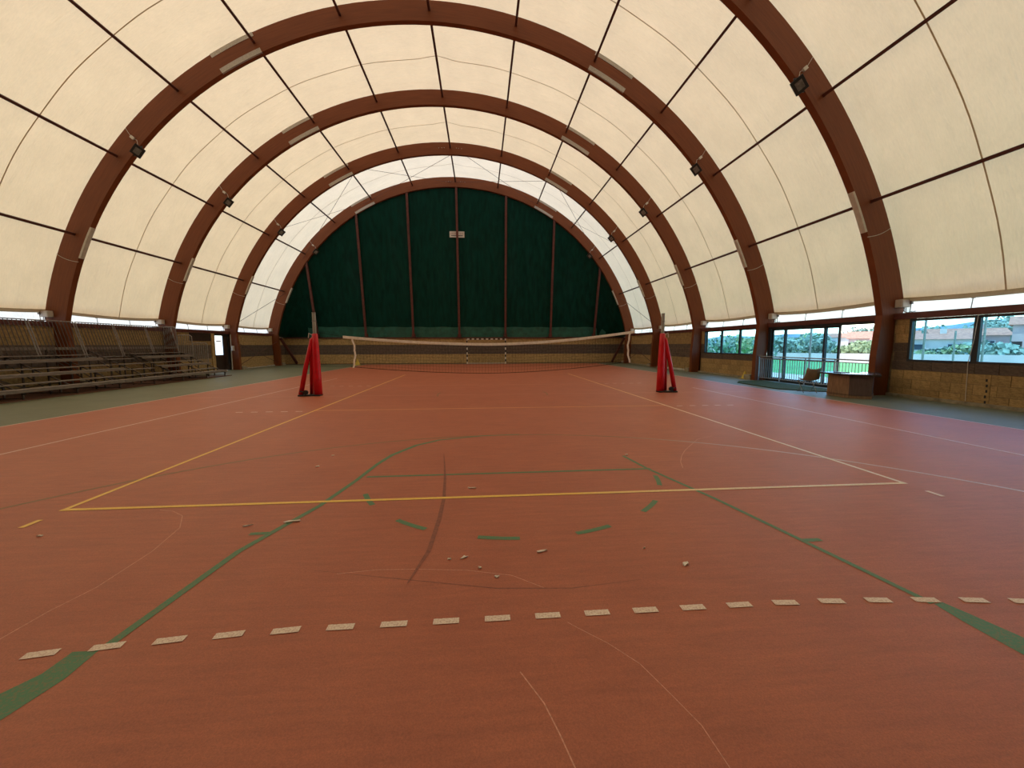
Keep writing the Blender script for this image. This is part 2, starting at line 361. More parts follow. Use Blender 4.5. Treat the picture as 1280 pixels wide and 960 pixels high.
# tyre marks and scratches
strip([(-.95, 1.75), (-.88, 1.1), (-.83, .577), (-.79, 0), (-.787, -.53), (-.81, -1.1), (-.90, -1.52)], [.005, .02, .03, .035, .04, .035, .01], .0026, 'scuff', M_scuff)
strip([(-1.6, -1.30), (-1.0, -1.45), (-.3, -1.62), (.2, -1.66), (.7, -1.60)], [.003, .01, .012, .01, .003], .0004, 'scuff', M_scuff)
for pts, w in (([(-.21, -2.31), (-.12, -2.49), (-.077, -2.64), (-.046, -2.77), (0, -3.0)], .006),
               ([(.10, -1.98), (.148, -2.03), (.283, -2.16), (.40, -2.31), (.475, -2.5), (.53, -2.65), (.55, -2.9)], .004),
               ([(-3.05, -1.86), (-3.03, -1.63), (-2.97, -1.39), (-2.98, -.92), (-3.07, -.5), (-3.23, -.24), (-3.40, -.12), (-3.55, -.08)], .006),
               ([(-1.42, -1.36), (-1.15, -1.33), (-.87, -1.345), (-.5, -1.39), (-.185, -1.48), (.016, -1.64)], .005),
               ([(3.68, 2.5), (3.3, 2.3), (3.03, 1.99), (2.7, 1.6), (2.51, 1.33), (2.35, 1.05), (2.24, .78)], .008)):
    strip(pts, w, .0007, 'scratch', M_scr)

# ------------------------------------------------------------------ roof membrane
ceil = empty('ceiling', kind='structure')
edges = [YB, -3.5+.9] + YA
A0 = math.acos((2.98-ZC)/(RO+.03))
def memr(a, t, y_i):
    dip = .30*4*t*(1-t)*(1-.55*math.exp(-(a/.035)**2))
    pur = .02*math.cos(a*360/13.05*math.pi/180*1)  # slight facets between purlins
    wr = .012*math.sin(31*a+9*t+y_i)*t*(1-t)*4 + .02*math.sin(5*a+1.3*y_i)*t*(1-t)
    return RO+.03-dip+wr+pur*t*(1-t)
for bi in range(len(edges)-1):
    y0, y1 = edges[bi], edges[bi+1]
    if bi > 0: y0 += AW*.5
    y1 += AW*.5
    nu, nv = 97, 13; P = []
    for i in range(nu):
        a = -A0 + 2*A0*i/(nu-1); row = []
        for j in range(nv):
            t = j/(nv-1); x, z = pol(a, memr(a, t, bi)); row.append((x, y0+(y1-y0)*t, z))
        P.append(row)
    pan = MB().grid(P, nu, nv).build('membrane_panel', M_mem2 if bi == len(edges)-2 else M_mem, ceil, smooth=True)
    if bi >= 2:
        # welded seam half way between the arches
        b = MB(); Q = []
        for i in range(nu):
            a = -A0+2*A0*i/(nu-1); x0, z0 = pol(a, memr(a, .5, bi)-.012); x1, z1 = pol(a, memr(a, .51, bi)-.012)
            ym = y0+(y1-y0)*.5; Q.append([(x0, ym-.018, z0), (x0, ym+.018, z0)])
        o = b.grid(Q, nu, 2).build('seam', M_seam, pan)
    for s in (-1, 1):
        X0 = XC + s*(RO+.02)*math.sin(A0)
        pts = []
        for j in range(nv):
            t = j/(nv-1); x, z = pol(s*A0, memr(s*A0, t, bi)); pts.append((x, y0+(y1-y0)*t, z-.02-.05*4*t*(1-t)))
        MB().grid([[ (p[0]-s*.01, p[1], p[2]+.09), (p[0]-s*.04, p[1], p[2]+.02), (p[0]-s*.02, p[1], p[2]-.04)] for p in pts], nv, 3).build('hem', M_hem, pan, smooth=True)
        Q = []
        nn = 41
        for j in range(nn):
            t = j/(nn-1); w = .02*math.sin(t*37+bi)+.012*math.sin(t*83+bi*2)
            Q.append([(X0+s*(.16), y0+(y1-y0)*t, 3.25), (X0+s*.1+w, y0+(y1-y0)*t, 2.9), (X0+s*.02+w, y0+(y1-y0)*t, 2.70), (X0-s*.02, y0+(y1-y0)*t, 2.50)])
        MB().grid(Q, nn, 4).build('skirt', M_skirt, pan, smooth=True)
        if bi >= 2:
            for t in (.08, .35, .65, .93):
                y = y0+(y1-y0)*t; b = MB().bar((X0-s*.06, y, 2.95), (X0-s*.10, y, 2.55), .010).box(X0-s*.06-.03, X0-s*.06+.03, y-.025, y+.025, 2.82, 2.92)
                b.build('tension_clamp', M_frame, pan)
# bracing wires of the last bay
yw0, yw1 = YA[4]+AW, YA[5]
w = MB()
for k in range(-4, 4, 2):
    for a, b_ in ((k, k+2), (k+2, k)):
        p = pol(rad(a*13.05+2), 14.95); q = pol(rad(b_*13.05-2), 14.95)
        ob = MB().bar((p[0], yw0, p[1]), (q[0], yw1, q[1]), .012, 4); ob.build('bracing_wire', M_steel, ceil)
for s, xw in ((-1, XL+.35), (1, XR-.35)):
    a = pol(s*rad(65.3), 14.8)
    MB().bar((a[0], yw1, a[1]), (xw-s*-.1, yw0, 3.0), .014, 4).build('bracing_wire', M_steel, ceil)
    MB().bar((xw, yw0, 1.8), (xw, yw1, .25), .018, 4).build('bracing_rod', M_steel, ceil)
    MB().bar((xw, yw0, .25), (xw, yw1, 1.9), .018, 4).build('bracing_rod', M_steel, ceil)

# ------------------------------------------------------------------ timber arches
pos_word = ['nearest', 'second', 'third', 'fourth', 'fifth', 'farthest']
def prof():
    I, O = [], []
    a1 = math.acos((2.5-ZC)/RI); a2 = math.acos((2.75-ZC)/RO)
    I += [(11.95, 0), (11.96, 1.2)]; O += [(12.42, 0), (12.46, 1.2)]
    n = 72
    for i in range(n+1):
        t = 1-2*i/n; I.append(pol(a1*t, RI)); O.append(pol(a2*t, RO))
    # mirror the legs to the left side
    I[2:2] = []; mI = [(2*XC-x, z) for x, z in [(11.96, 1.2), (11.95, 0)]]; mO = [(2*XC-x, z) for x, z in [(12.46, 1.2), (12.42, 0)]]
    return I+mI, O+mO
PI_, PO_ = prof()
def arch_mesh():
    b = MB(); n = len(PI_)
    v = []
    for y in (0, AW):
        for (x, z) in PI_: v.append((x, y, z))
        for (x, z) in PO_: v.append((x, y, z))
    f = []
    for i in range(n-1):
        f.append((i, i+1, n+i+1, n+i)); f.append((2*n+i, 3*n+i, 3*n+i+1, 2*n+i+1))
        f.append((i, 2*n+i, 2*n+i+1, i+1)); f.append((n+i, n+i+1, 3*n+i+1, 3*n+i))
    f.append((0, n, 3*n, 2*n)); f.append((n-1, 3*n-1, 4*n-1, 2*n-1))
    return b.add(v, f).mesh('rib', M_wood)
me_arch = arch_mesh()
def radial_frame(a): return Vector((math.sin(a), 0, math.cos(a))), Vector((math.cos(a), 0, -math.sin(a)))
def curved_plate(a0, a1, r0, r1, y0, y1, n=6):
    b = MB(); v = []; 
    for i in range(n+1):
        a = a0+(a1-a0)*i/n; (x0, z0), (x1, z1) = pol(a, r0), pol(a, r1)
        v += [(x0, y0, z0), (x1, y0, z1), (x1, y1, z1), (x0, y1, z0)]
    f = []
    for i in range(n):
        for j in range(4): f.append((4*i+j, 4*i+(j+1) % 4, 4*i+4+(j+1) % 4, 4*i+4+j))
    f += [(3, 2, 1, 0), (4*n, 4*n+1, 4*n+2, 4*n+3)]
    return b.add(v, f)
me_pl = {s: [curved_plate(rad(25.7)*s, rad(32.4)*s, 15.21, 15.365, -.014, .03, 8).mesh('splice_plate', M_plate),
             curved_plate(rad(25.7)*s, rad(32.4)*s, 14.585, 14.76, -.014, .05, 8).mesh('splice_plate', M_plate)] for s in (-1, 1)}
me_cov = {s: curved_plate(rad(63.3)*s, rad(68.3)*s, 14.535, 14.605, -.008, .16, 5).mesh('inner_cover', M_cream) for s in (-1, 1)}
me_cab = {}
for s in (-1, 1):
    q = []
    for i in range(9):
        t = i/8; a = rad(68.9)*s + .004*math.sin(t*3.14)*s; x, z = pol(a, 14.55+.82*t); q.append((x, -.014, z))
    me_cab[s] = MB().tube(q, .009, 5).mesh('clamp_cable', M_cream)
me_foot = {s: MB().box(*( (11.90, 12.5) if s > 0 else (2*XC-12.5, 2*XC-11.90)), .03+AW, .45+AW, 0, .22).mesh('footing', M_curb) for s in (-1, 1)}
me_bolt = MB().tube([(0, -.03, 0), (0, 0, 0)], .022, 8).mesh('bolt', M_plate)
arch_lab = {0: 'red-brown timber arch nearest the camera, mostly out of frame overhead',
            1: 'red-brown timber arch between the open glass door and the two big window panes',
            2: 'red-brown timber arch standing left of the glass door railing at right',
            3: 'red-brown timber arch just left of the three pane window at right',
            4: 'red-brown timber arch standing right beside the dark exit door at left',
            5: 'red-brown timber arch framing the green end curtain'}
for i, y in enumerate(YA):
    t = empty('timber_arch', (XC, y, 0), arch_lab[i], 'arch', 'timber arches of the hall')
    o = place('rib', me_arch, t, (0, y, 0))
    for s in (-1, 1):
        place('footing', me_foot[s], t, (0, y, 0))
        place('splice_plate', me_pl[s][0], t, (0, y, 0)); place('splice_plate', me_pl[s][1], t, (0, y, 0))
        place('inner_cover', me_cov[s], t, (0, y, 0)); place('clamp_cable', me_cab[s], t, (0, y, 0))
    if i >= 4:
        for dx in (-.75, -.55, -.4, .4, .55, .75):
            x, z = pol(dx/15, 15.02-abs(dx)*.05); place('bolt', me_bolt, t, (x, y, z))
# purlins
pw = ['ridge', 'first', 'second', 'third', 'fourth', 'fifth']
for k in range(-5, 6):
    x, z = pol(rad(13.05*k), 15.02)
    side = 'left' if k < 0 else 'right'
    lab = 'dark brown steel purlin running along the roof ridge' if k == 0 else 'dark brown steel purlin, %s down from the ridge on the %s side' % (pw[abs(k)], side)
    if k == 0: o = MB().box(x-.045, x+.045, YB+.1, YA[5]+.03, z-.06, z+.06).build('purlin', M_steel)
    else:
        er, et = radial_frame(rad(13.05*k))
        o = MB().obox((x, (YB+.1+YA[5]+.03)/2, z), et, (0, 1, 0), er, .042, (YA[5]+.03-YB-.1)/2, .055).build('purlin', M_steel)
    tag(o, lab, 'roof beam', 'roof purlins')
# floodlights
def floodlight(i, s):
    a = rad(49.6)*s; er, et = radial_frame(a); y = YA[i]
    et = et*s     # points downwards along the arch
    c = Vector((XC, 0, ZC)) + er*14.40 + Vector((0, y-.16, 0))
    lab = 'black floodlight on the %s side of the %s timber arch' % ('left' if s < 0 else 'right', {1: 'nearest visible', 2: 'second nearest', 3: 'third', 4: 'fourth', 5: 'farthest'}[i])
    t = empty('floodlight', tuple(Vector((XC, 0, ZC)) + er*14.6 + Vector((0, y-.02, 0))), lab, 'floodlight', 'floodlights on the arches')
    nrm = (Vector((0, -.85, 0)) - er*.50 + et*.25).normalized()
    side = nrm.cross(Vector((0, 1, 0)).cross(nrm)).normalized(); u = (et-nrm*et.dot(nrm)).normalized(); v = u.cross(nrm).normalized()
    b = MB().obox(c, u, v, nrm, .20, .17, .035).obox(c-nrm*.06, u, v, nrm, .13, .11, .04)
    for q in (-.09, -.03, .03, .09): b.obox(c-nrm*.10+u*q, u, v, nrm, .008, .1, .03)
    b.build('housing', M_black, t, bevel=.008)
    MB().obox(c+nrm*.038, u, v, nrm, .12, .095, .004).build('lens', M_lens, t)
    MB().obox(c+u*.215-nrm*.02, u, v, nrm, .008, .02, .12).obox(c-u*.215-nrm*.02, u, v, nrm, .008, .02, .12).obox(c-nrm*.14, u, v, nrm, .22, .02, .008).bar(c-nrm*.14, tuple(Vector((XC, y-.005, ZC))+er*14.66), .02).build('bracket', M_black, t)
    jc = Vector((XC, y-.035, ZC)) + er*14.93 - et*.25
    MB().obox(jc, er, (0, 1, 0), et, .075, .03, .05).build('connection_box', M_white, t, bevel=.005)
    pts = [Vector((XC, y-.02, ZC))+er*15.33-et*.36, jc+er*.12-et*.02, jc+er*.07]
    pts2 = [jc-er*.07, jc-er*.17-et*.03, jc-er*.27+et*.03+Vector((0, -.03, 0)), c-nrm*.08]
    MB().tube(pts, .008, 5).tube(pts2, .009, 5).build('cable', M_white, t)
for i in range(1, 6):
    for s in (-1, 1): floodlight(i, s)
# winch boxes at the springing of the arches
for i in range(1, 6):
    for s in (-1, 1):
        xb = XC+s*(14.83 if i < 3 else 14.80); y = YA[i]
        t = empty('junction_box', (xb, y-.02, 2.75), 'cream junction box with hanging cables on the %s foot of the %s timber arch' % ('left' if s < 0 else 'right', {1: 'nearest visible', 2: 'second visible', 3: 'third visible', 4: 'fourth visible', 5: 'farthest'}[i]), 'junction box', 'junction boxes at the arch feet')
        MB().box(xb-.15, xb+.15, y-.22, y-.005, 2.73, 2.97).build('box_body', M_cream, t, bevel=.012)
        MB().box(xb-.13, xb+.13, y-.232, y-.221, 2.75, 2.95).build('cover', M_white, t, bevel=.003)
        b = MB()
        for q, dx in enumerate((.02, .06, .11)):
            b.tube([(xb+s*dx, y-.12, 2.73), (xb+s*(dx+.01), y-.13, 2.62-.03*q), (xb+s*(dx+.05), y-.2-.05*q, 2.56), (xb+s*(dx+.07), y-.32-.06*q, 2.60)], .011, 5)
        b.build('cable', M_frame, t)

# ------------------------------------------------------------------ side walls, blocks
CH, BL = .275, .50
me_b = {m: MB().box(-.5, .5, -.5, .5, -.5, .5).mesh('block', m) for m in (M_tuff, M_tuffp)}
def blocks(parent, axis, face, out, u0, u1, c0, c1, single, J=None, skip=None):
    """courses c0..c1; axis 'Y' wall runs along Y at X=face; out = direction away from the hall"""
    J = {M_tuff: MB(), M_tuffp: MB()}
    for c in range(c0, c1):
        m = M_tuffp if 3 <= c <= 5 else M_tuff
        z0, z1 = c*CH+.006, (c+1)*CH-.006
        u = u0 - (BL/2 if c % 2 else 0) - .13
        while u < u1:
            a, b = max(u+.006, u0), min(u+BL-.006, u1); u += BL
            if b-a < .04: continue
            pr = random.uniform(-.006, .006)
            if single:
                d = .17
                cx = face+out*(d/2)+pr
                if axis == 'Y': place('block', me_b[m], parent, (cx, (a+b)/2, (z0+z1)/2), (d, b-a, z1-z0))
                else: place('block', me_b[m], parent, ((a+b)/2, cx, (z0+z1)/2), (b-a, d, z1-z0))
            else:
                lo, hi = sorted((face+pr, face+out*.17))
                if axis == 'Y': J[m].box(lo, hi, a, b, z0, z1)
                else: J[m].box(a, b, lo, hi, z0, z1)
    if not single:
        for m in J:
            if J[m].f: J[m].build('block_courses', m, parent, kind='stuff', label='brown painted band of blocks' if m is M_tuffp else 'bare yellow tuff blocks')
def slab(parent, axis, face, out, u0, u1, z0, z1):
    lo, hi = sorted((face+out*.012, face+out*.22))
    b = MB()
    if axis == 'Y': b.box(lo, hi, u0, u1, z0, z1)
    else: b.box(u0, u1, lo, hi, z0, z1)
    b.build('mortar_backing', M_mort, parent)
wr_ = empty('wall_right', (XR, 0, 0), kind='structure'); wl_ = empty('wall_left', (XL, 0, 0), kind='structure'); we_ = empty('wall_end', (0, YE, 0), kind='structure')
a_ = AW
# right side
blocks(wr_, 'Y', XR, 1, YA[0]+a_, YA[1]-.02, 0, 4, True); slab(wr_, 'Y', XR, 1, YA[0], YA[1], 0, 1.1)
blocks(wr_, 'Y', XR, 1, 7.02, YA[1]-.02, 4, 9, True); slab(wr_, 'Y', XR, 1, 7.02, YA[1], 1.1, 2.45); slab(wr_, 'Y', XR-.03, 1, YA[1], YA[1]+.23, 0, 2.45)
blocks(wr_, 'Y', XR, 1, YA[2]+a_, YA[3]-.02, 0, 4, True); slab(wr_, 'Y', XR, 1, YA[2]+.05, YA[3]+.2, 0, 1.1)
blocks(wr_, 'Y', XR, 1, 18.08, YA[3]-.02, 4, 9, False); slab(wr_, 'Y', XR, 1, 18.08, YA[3]+.2, 1.1, 2.45)
blocks(wr_, 'Y', XR, 1, YA[3]+a_, YA[4]-.02, 0, 9, False); slab(wr_, 'Y', XR, 1, YA[3], YA[4]+.2, 0, 2.45)
blocks(wr_, 'Y', XR, 1, YA[4]+a_, YE+.1, 0, 9, False); slab(wr_, 'Y', XR, 1, YA[4], YE+.2, 0, 2.45)
blocks(wr_, 'Y', XR, 1, YB, YA[0]-.02, 0, 9, False); slab(wr_, 'Y', XR, 1, YB, YA[0]+.1, 0, 2.45)
MB().box(XR-.14, XR+.02, YB, YA[1]-.02, 0, .085).box(XR-.14, XR+.02, YA[2]+.3, YE, 0, .07).build('curb', M_curb, wr_)
MB().box(XR-.30, XR-.14, 20.0, 22.0, 0, .10).box(XR-.3, XR-.14, 19.0, 19.9, 0, .08).build('loose_curb_piece', M_conc, wr_)
# left side
blocks(wl_, 'Y', XL, -1, YB, 22.10, 0, 9, False); slab(wl_, 'Y', XL, -1, YB, 22.3, 0, 2.45)
blocks(wl_, 'Y', XL, -1, YA[4]+a_, YE+.1, 0, 9, False); slab(wl_, 'Y', XL, -1, YA[4], YE+.2, 0, 2.45)
b = MB(); random.seed(3)
y = YA[4]+.3
while y < YE-.3:
    l = random.uniform(.25, .8); b.box(XL+.001, XL+.12, y, y+l-.03, 0, random.uniform(.03, .09)); y += l
b.build('mortar_fillet', M_conc, wl_)
# end wall
blocks(we_, 'X', YE, 1, XL, XR, 0, 8, False); slab(we_, 'X', YE, 1, XL-.2, XR+.2, 0, 2.22)
MB().box(XL, XR, YE-.06, YE+.01, 0, .05).build('base_strip', M_steel, we_)
wb_ = empty('unseen_shade_wall_back', (0, YB, 0), kind='structure')  # unseen end, brought forward so its dark sheet dims the near floor
n = 40; bp_ = [pol(rad(84)*(1-2*i/n), RO+.12) for i in range(n+1)]
bb = MB(); bb.add([(x, YB+.06, max(z, 0)) for x, z in bp_]+[(x, YB-.15, max(z, 0)) for x, z in bp_]+[(XL-.6, YB+.06, 0), (XR+.6, YB+.06, 0), (XL-.6, YB-.15, 0), (XR+.6, YB-.15, 0)],
   [tuple(range(n+1))+(2*n+2, 2*n+3), tuple(range(n+1, 2*n+2))[::-1]+(2*n+5, 2*n+4)]); bb.build('rear_shade_curtain', M_curtain, wb_)
# steel beams along both wall heads
for nme, x0, x1 in (('trim_1', XR-.06, XR+.16), ('trim_2', XL-.16, XL+.06)):
    o = MB().box(x0, x1, YB, YE-.02, 2.37, 2.55).build(nme, M_beam); o['kind'] = 'structure'
o = MB().box(XL, XR, YE-.12, YE+.1, 2.20, 2.30).build('trim_3', M_steel); o['kind'] = 'structure'

# windows
def window(nme, y0, y1, z0, z1, muls, X=XR):
    w = empty(nme, (X, (y0+y1)/2, z0), kind='structure'); f = .07
    MB().box(X, X+.08, y0, y1, z0, z0+f).box(X, X+.08, y0, y1, z1-f, z1).box(X, X+.08, y0, y0+f, z0+f, z1-f).box(X, X+.08, y1-f, y1, z0+f, z1-f).build('frame', M_darkal, w, bevel=.006)
    for m_, ww in muls: MB().box(X-.01, X+.07, m_-ww/2, m_+ww/2, z0+f, z1-f).build('mullion', M_darkal, w, bevel=.006)
    ys = [y0+f]+[q for m_, ww in muls for q in (m_-ww/2, m_+ww/2)]+[y1-f]
    for k in range(0, len(ys), 2): MB().box(X+.035, X+.041, ys[k], ys[k+1], z0+f, z1-f).build('pane', M_glass, w)
    return w
w1 = window('window_1', 2.25, 7.02, 1.08, 2.36, [(5.36, .14)])
MB().tube([(XR-.03, 5.33, 2.5), (XR-.05, 5.36, 1.7), (XR-.03, 5.45, 1.1), (XR-.03, 5.42, .1)], .009, 5).build('hanging_cord', M_cream, w1)
MB().bar((XR+.02, 4.96, 2.36), (XR-.01, 4.95, 2.22), .012).build('latch', M_black, w1)
w2 = window('window_2', 13.35, 18.08, 1.10, 2.38, [(14.92, .12), (16.44, .12)])
# joint with dark holes in the block wall of the near bay
b = MB()
for k in range(5): b.obox((XR-.008, 5.02+.01*math.sin(k*2), .12+.14*k), (1, 0, 0), (0, 1, 0), (0, 0, 1), .008, .02, .035)
b.build('wall_holes', M_black, wr_)
MB().box(XR-.012, XR, 4.95, 5.07, .085, .82).build('joint_cover', M_tuff, wr_)

# glass door with its sliding leaves, open at the near end
d1 = empty('door_1', (XR, 10.3, 0), kind='structure')
X = XR
MB().box(X-.02, X+.10, 7.67, 12.93, 2.28, 2.38).box(X-.02, X+.10, 7.67, 12.93, 0.0, .09).box(X-.02, X+.1, 7.67, 7.76, .09, 2.28).box(X-.02, X+.1, 12.76, 12.93, .09, 2.28).build('door_frame', M_darkal, d1, bevel=.006)
def leaf(y0, y1, x):
    lf = MB().box(x, x+.04, y0, y0+.08, .09, 2.28).box(x, x+.04, y1-.08, y1, .09, 2.28).box(x, x+.04, y0+.08, y1-.08, 2.21, 2.28).box(x, x+.04, y0+.08, y1-.08, .09, .16).box(x, x+.04, y0+.08, y1-.08, .94, 1.0).build('sliding_leaf', M_darkal, d1)
    MB().box(x+.015, x+.021, y0+.08, y1-.08, .16, .94).box(x+.015, x+.021, y0+.08, y1-.08, 1.0, 2.21).build('pane', M_glass, lf)
leaf(11.93, 12.76, X+.05); leaf(9.95, 12.01, X); leaf(9.38, 10.03, X+.05)
# exit door in the left wall
d2 = empty('door_2', (XL, 23.1, 0), kind='structure')
X = XL
MB().box(X-.12, X, 22.30, 22.42, 0, 2.37).box(X-.12, X, 23.70, 23.88, 0, 2.37).box(X-.12, X, 22.42, 23.70, 2.25, 2.37).build('door_frame', M_darkal, d2)
MB().box(X-.09, X-.04, 22.42, 23.40, .02, 1.02).box(X-.09, X-.04, 23.30, 23.70, .02, 2.25).build('door_panel', M_dwood, d2)
MB().box(X-.09, X-.035, 22.42, 22.46, 1.02, 2.25).box(X-.09, X-.035, 23.26, 23.30, 1.02, 2.25).build('glazing_bar', M_darkal, d2)
MB().box(X-.07, X-.065, 22.46, 23.26, 1.02, 2.25).build('pane', M_frost, d2)
MB().box(X-.04, X-.02, 22.50, 23.62, .92, .96).build('push_bar', M_steel, d2)
MB().box(X-.062, X-.060, 22.62, 23.10, 1.86, 1.93).build('notice', M_plate, d2)
pil = MB().box(XL-.05, XL+.06, 22.02, 22.30, 0, 2.37).build('trim_4', M_tuff); pil['kind'] = 'structure'
w3 = MB().box(XL-.02, XL+.03, 20.2, 22.02, 1.90, 2.36).build('window_3', M_dwood); w3['kind'] = 'structure'
t = MB().tube([(XL+.10, 23.86, 2.35), (XL+.1, 23.84, 1.4), (XL+.12, 23.80, 0.02)], .03, 8).build('drain_pipe', M_cream); tag(t, 'pale vertical pipe between the exit door and the arch', 'pipe')
t = MB().box(XL+.22, XL+.32, 23.62, 23.84, 1.28, 1.60).build('switch_box', M_white, bevel=.01); tag(t, 'small white switch box on the arch beside the exit door', 'switch box')
t.location.x += .0
MB().box(XL+.10, XL+.22, 23.70, 23.84, 1.36, 1.50).build('bracket', M_frame, t)

# railing across the glass door
rl = empty('railing', (12.10, 10.4, 0), 'grey metal safety railing with vertical bars in front of the glass door', 'railing')
MB().bar((12.10, 7.72, 1.08), (12.10, 12.95, 1.08), .022, 8).build('handrail', M_rail, rl)
MB().bar((12.12, 7.72, .98), (12.12, 12.95, .98), .014, 6).build('top_rail', M_rail, rl)
MB().bar((12.12, 7.72, .14), (12.12, 12.95, .14), .016, 6).build('bottom_rail', M_rail, rl)
mbar = MB().box(-.007, .007, -.007, .007, .14, .98).mesh('bar', M_rail)
n = 44
for i in range(n): place('bar', mbar, rl, (12.12, 7.80+(12.87-7.80)*i/(n-1), 0))
mpost = MB().box(-.018, .018, -.012, .012, 0, 1.08).mesh('post', M_rail)
for y in (7.75, 9.05, 10.35, 11.65, 12.92): place('post', mpost, rl, (12.12, y, 0))

# ------------------------------------------------------------------ gable curtain with its posts
gc = empty('gable_curtain', (XC, 30.4, 2.3), 'dark green plastic curtain closing the far end of the hall', 'curtain')
colx = [-14.1, -10.1, -6.12, -2.2, 1.8, 5.78, 9.7]
def gz(x): 
    d = (RI+.1)**2-(x-XC)**2
    return ZC+math.sqrt(max(d, 0)) if d > 0 else ZC
def gpt(x, t, dy=0):      # t=0 wall head, 1 arch
    zt = max(gz(x), 2.4); return (x, YE-.08+(YA[5]+.20-YE)*t+dy, 2.25+(zt-2.25)*t)
nu, nv = 141, 41; P = []
ed = [XL+.15]+colx+[XR-.15]
for i in range(nu):
    x = XL+.02+(XR-.04-XL)*i/(nu-1); row = []
    k = max(j for j in range(len(ed)) if ed[j] <= x+1e-6 or j == 0)
    k = min(k, len(ed)-2); uu = min(1, max(0, (x-ed[k])/(ed[k+1]-ed[k])))
    for j in range(nv):
        t = j/(nv-1); bil = .16*math.sin(math.pi*uu)*math.sin(math.pi*t) + .035*math.sin(9*uu+14*t*uu+k*2)*math.sin(math.pi*t) + .05*math.exp(-t*9)*math.sin(22*uu+k)
        row.append(gpt(x, t, .10+bil))
    P.append(row)
MB().grid(P, nu, nv).build('cloth', M_curtain, gc, smooth=True)
Q = []
for i in range(nu):
    x = -14.9+(11.0+14.9)*i/(nu-1); wv = .03*math.sin(x*7)+.02*math.sin(x*19)
    Q.append([(x, YE-.02+wv*.4-.02, 2.28), (x, YE-.14+wv, 2.75), (x, YE-.22+wv*.4, 3.17+.02*math.sin(x*3))])
MB().grid(Q, nu, 3).build('bottom_flap', M_flap, gc, smooth=True)
for x in colx:
    zt = gz(x)
    p0, p1 = Vector((x, YE-.30, 2.30)), Vector((x, YA[5]+.10, zt-.05))
    MB().obox((p0+p1)/2, (1, 0, 0), (p1-p0).cross(Vector((1, 0, 0))), (p1-p0), .085, .07, (p1-p0).length/2).build('post', M_beam, gc)
    MB().prism([(x-.22, YE-.42), (x+.22, YE-.42), (x+.22, YE-.02), (x-.22, YE-.02)], 2.29, 2.33).obox((x, YE-.25, 2.45), (1, 0, 0), (0, 1, 0), (0, 0, 1), .15, .02, .14).build('post_foot', M_steel, gc)
for s in (-1, 1):
    xa = XC+s*14.25
    q0 = Vector((xa, YA[5]+.32, 2.2)); q1 = Vector((xa-s*.55, YE-.18, .10)); dq = (q1-q0).normalized()
    tt = MB().obox((q0+q1)/2, dq.cross(Vector((0, 1, 0))), dq.cross(dq.cross(Vector((0, 1, 0)))), dq, .085, .075, (q1-q0).length/2).build('corner_brace', M_beam)
    tag(tt, 'dark red slanting steel brace in the far %s corner of the hall' % ('left' if s < 0 else 'right'), 'brace', 'slanting corner braces')
# banner on the middle post
bn = empty('banner', (-2.25, 29.9, 10.4), 'small white rectangular banner high on the middle post of the green end curtain', 'banner')
def gy(z): return YE-.30+(YA[5]+.10-(YE-.30))*(z-2.3)/(gz(-2.2)-.05-2.3)
yb = gy(10.7)-.02
MB().box(-2.83, -1.62, yb+.11, yb+.125, 10.44, 10.93).build('board', M_white, bn)
M_pinkl = mat('faded_red_lettering', (.42, .20, .15), .6, var=.3, scale=20)
b = MB(); random.seed(5); x = -2.72
while x < -1.75:
    wd = random.uniform(.04, .075)
    if not -2.30 < x < -2.05: b.box(x, x+wd*.35, yb+.104, yb+.109, 10.70, 10.82).box(x, x+wd*.8, yb+.104, yb+.109, 10.69, 10.725)
    x += wd+.03
b.build('faded_marks', M_pinkl, bn); MB().box(-2.70, -1.75, yb+.104, yb+.109, 10.56, 10.61).build('dark_stripe', M_dwood, bn)

# ------------------------------------------------------------------ grandstand
gs = empty('grandstand', (-15.3, 8, 0), 'weathered metal grandstand with plank rows and back railing along the left wall', 'grandstand')
GY0, GY1 = -1.0, 18.2; AI0, AI1 = 13.05, 14.9
rows = [(-13.80, .34, False), (-14.62, .74, True), (-15.42, 1.15, True), (-16.22, 1.57, False)]
def plank(x, z, y0, y1, w=.30, th=.035, nm='seat_plank', m=M_bench):
    return MB().box(x-w, x, y0, y1, z-th, z).build(nm, m, gs, bevel=.004)
for x, z, ais in rows:
    segs = [(GY0, AI0), (AI1, GY1-.02)] if ais else [(GY0, 6.0), (6.02, 12.0), (12.02, GY1 if z > .5 else 18.15)]
    for y0, y1 in segs: plank(x, z, y0, y1, .20 if x < -16 else .30); MB().box(x-.02, x+.004, y0, y1, z-.10, z-.036).build('seat_edge', M_bench, gs)
for x, z in ((-14.28, .46), (-15.06, .87), (-15.85, 1.28)):
    for y0, y1 in ((GY0, AI0), (AI1, GY1-.05)): plank(x, z, y0, y1, .38, .03, 'foot_plank')
for x, z in ((-14.28, .46), (-14.66, .66), (-15.06, .87), (-15.46, 1.08)): plank(x, z, 13.3, 14.55, .26, .03, 'aisle_step')
ys = [GY0+.1+1.6*i for i in range(12)]; ys = [y for y in ys if y < GY1]+[18.1]
for y in ys:
    b = MB()
    for x, z, _ in rows: b.box(x-.14, x-.10, y-.02, y+.02, 0, z-.035)
    b.bar((-13.85, y, .18), (-16.3, y, 1.40), .022).bar((-13.9, y, .06), (-16.35, y, .06), .022)
    b.bar((-14.7, y, .08), (-16.3, y, 1.25), .018).bar((-14.4, y, .40), (-16.3, y, .12), .018)
    for x, z in ((-14.28, .46), (-15.06, .87), (-15.85, 1.28)): b.box(x-.17, x-.13, y-.02, y+.02, z-.40, z-.03)
    b.build('support_frame', M_frame, gs)
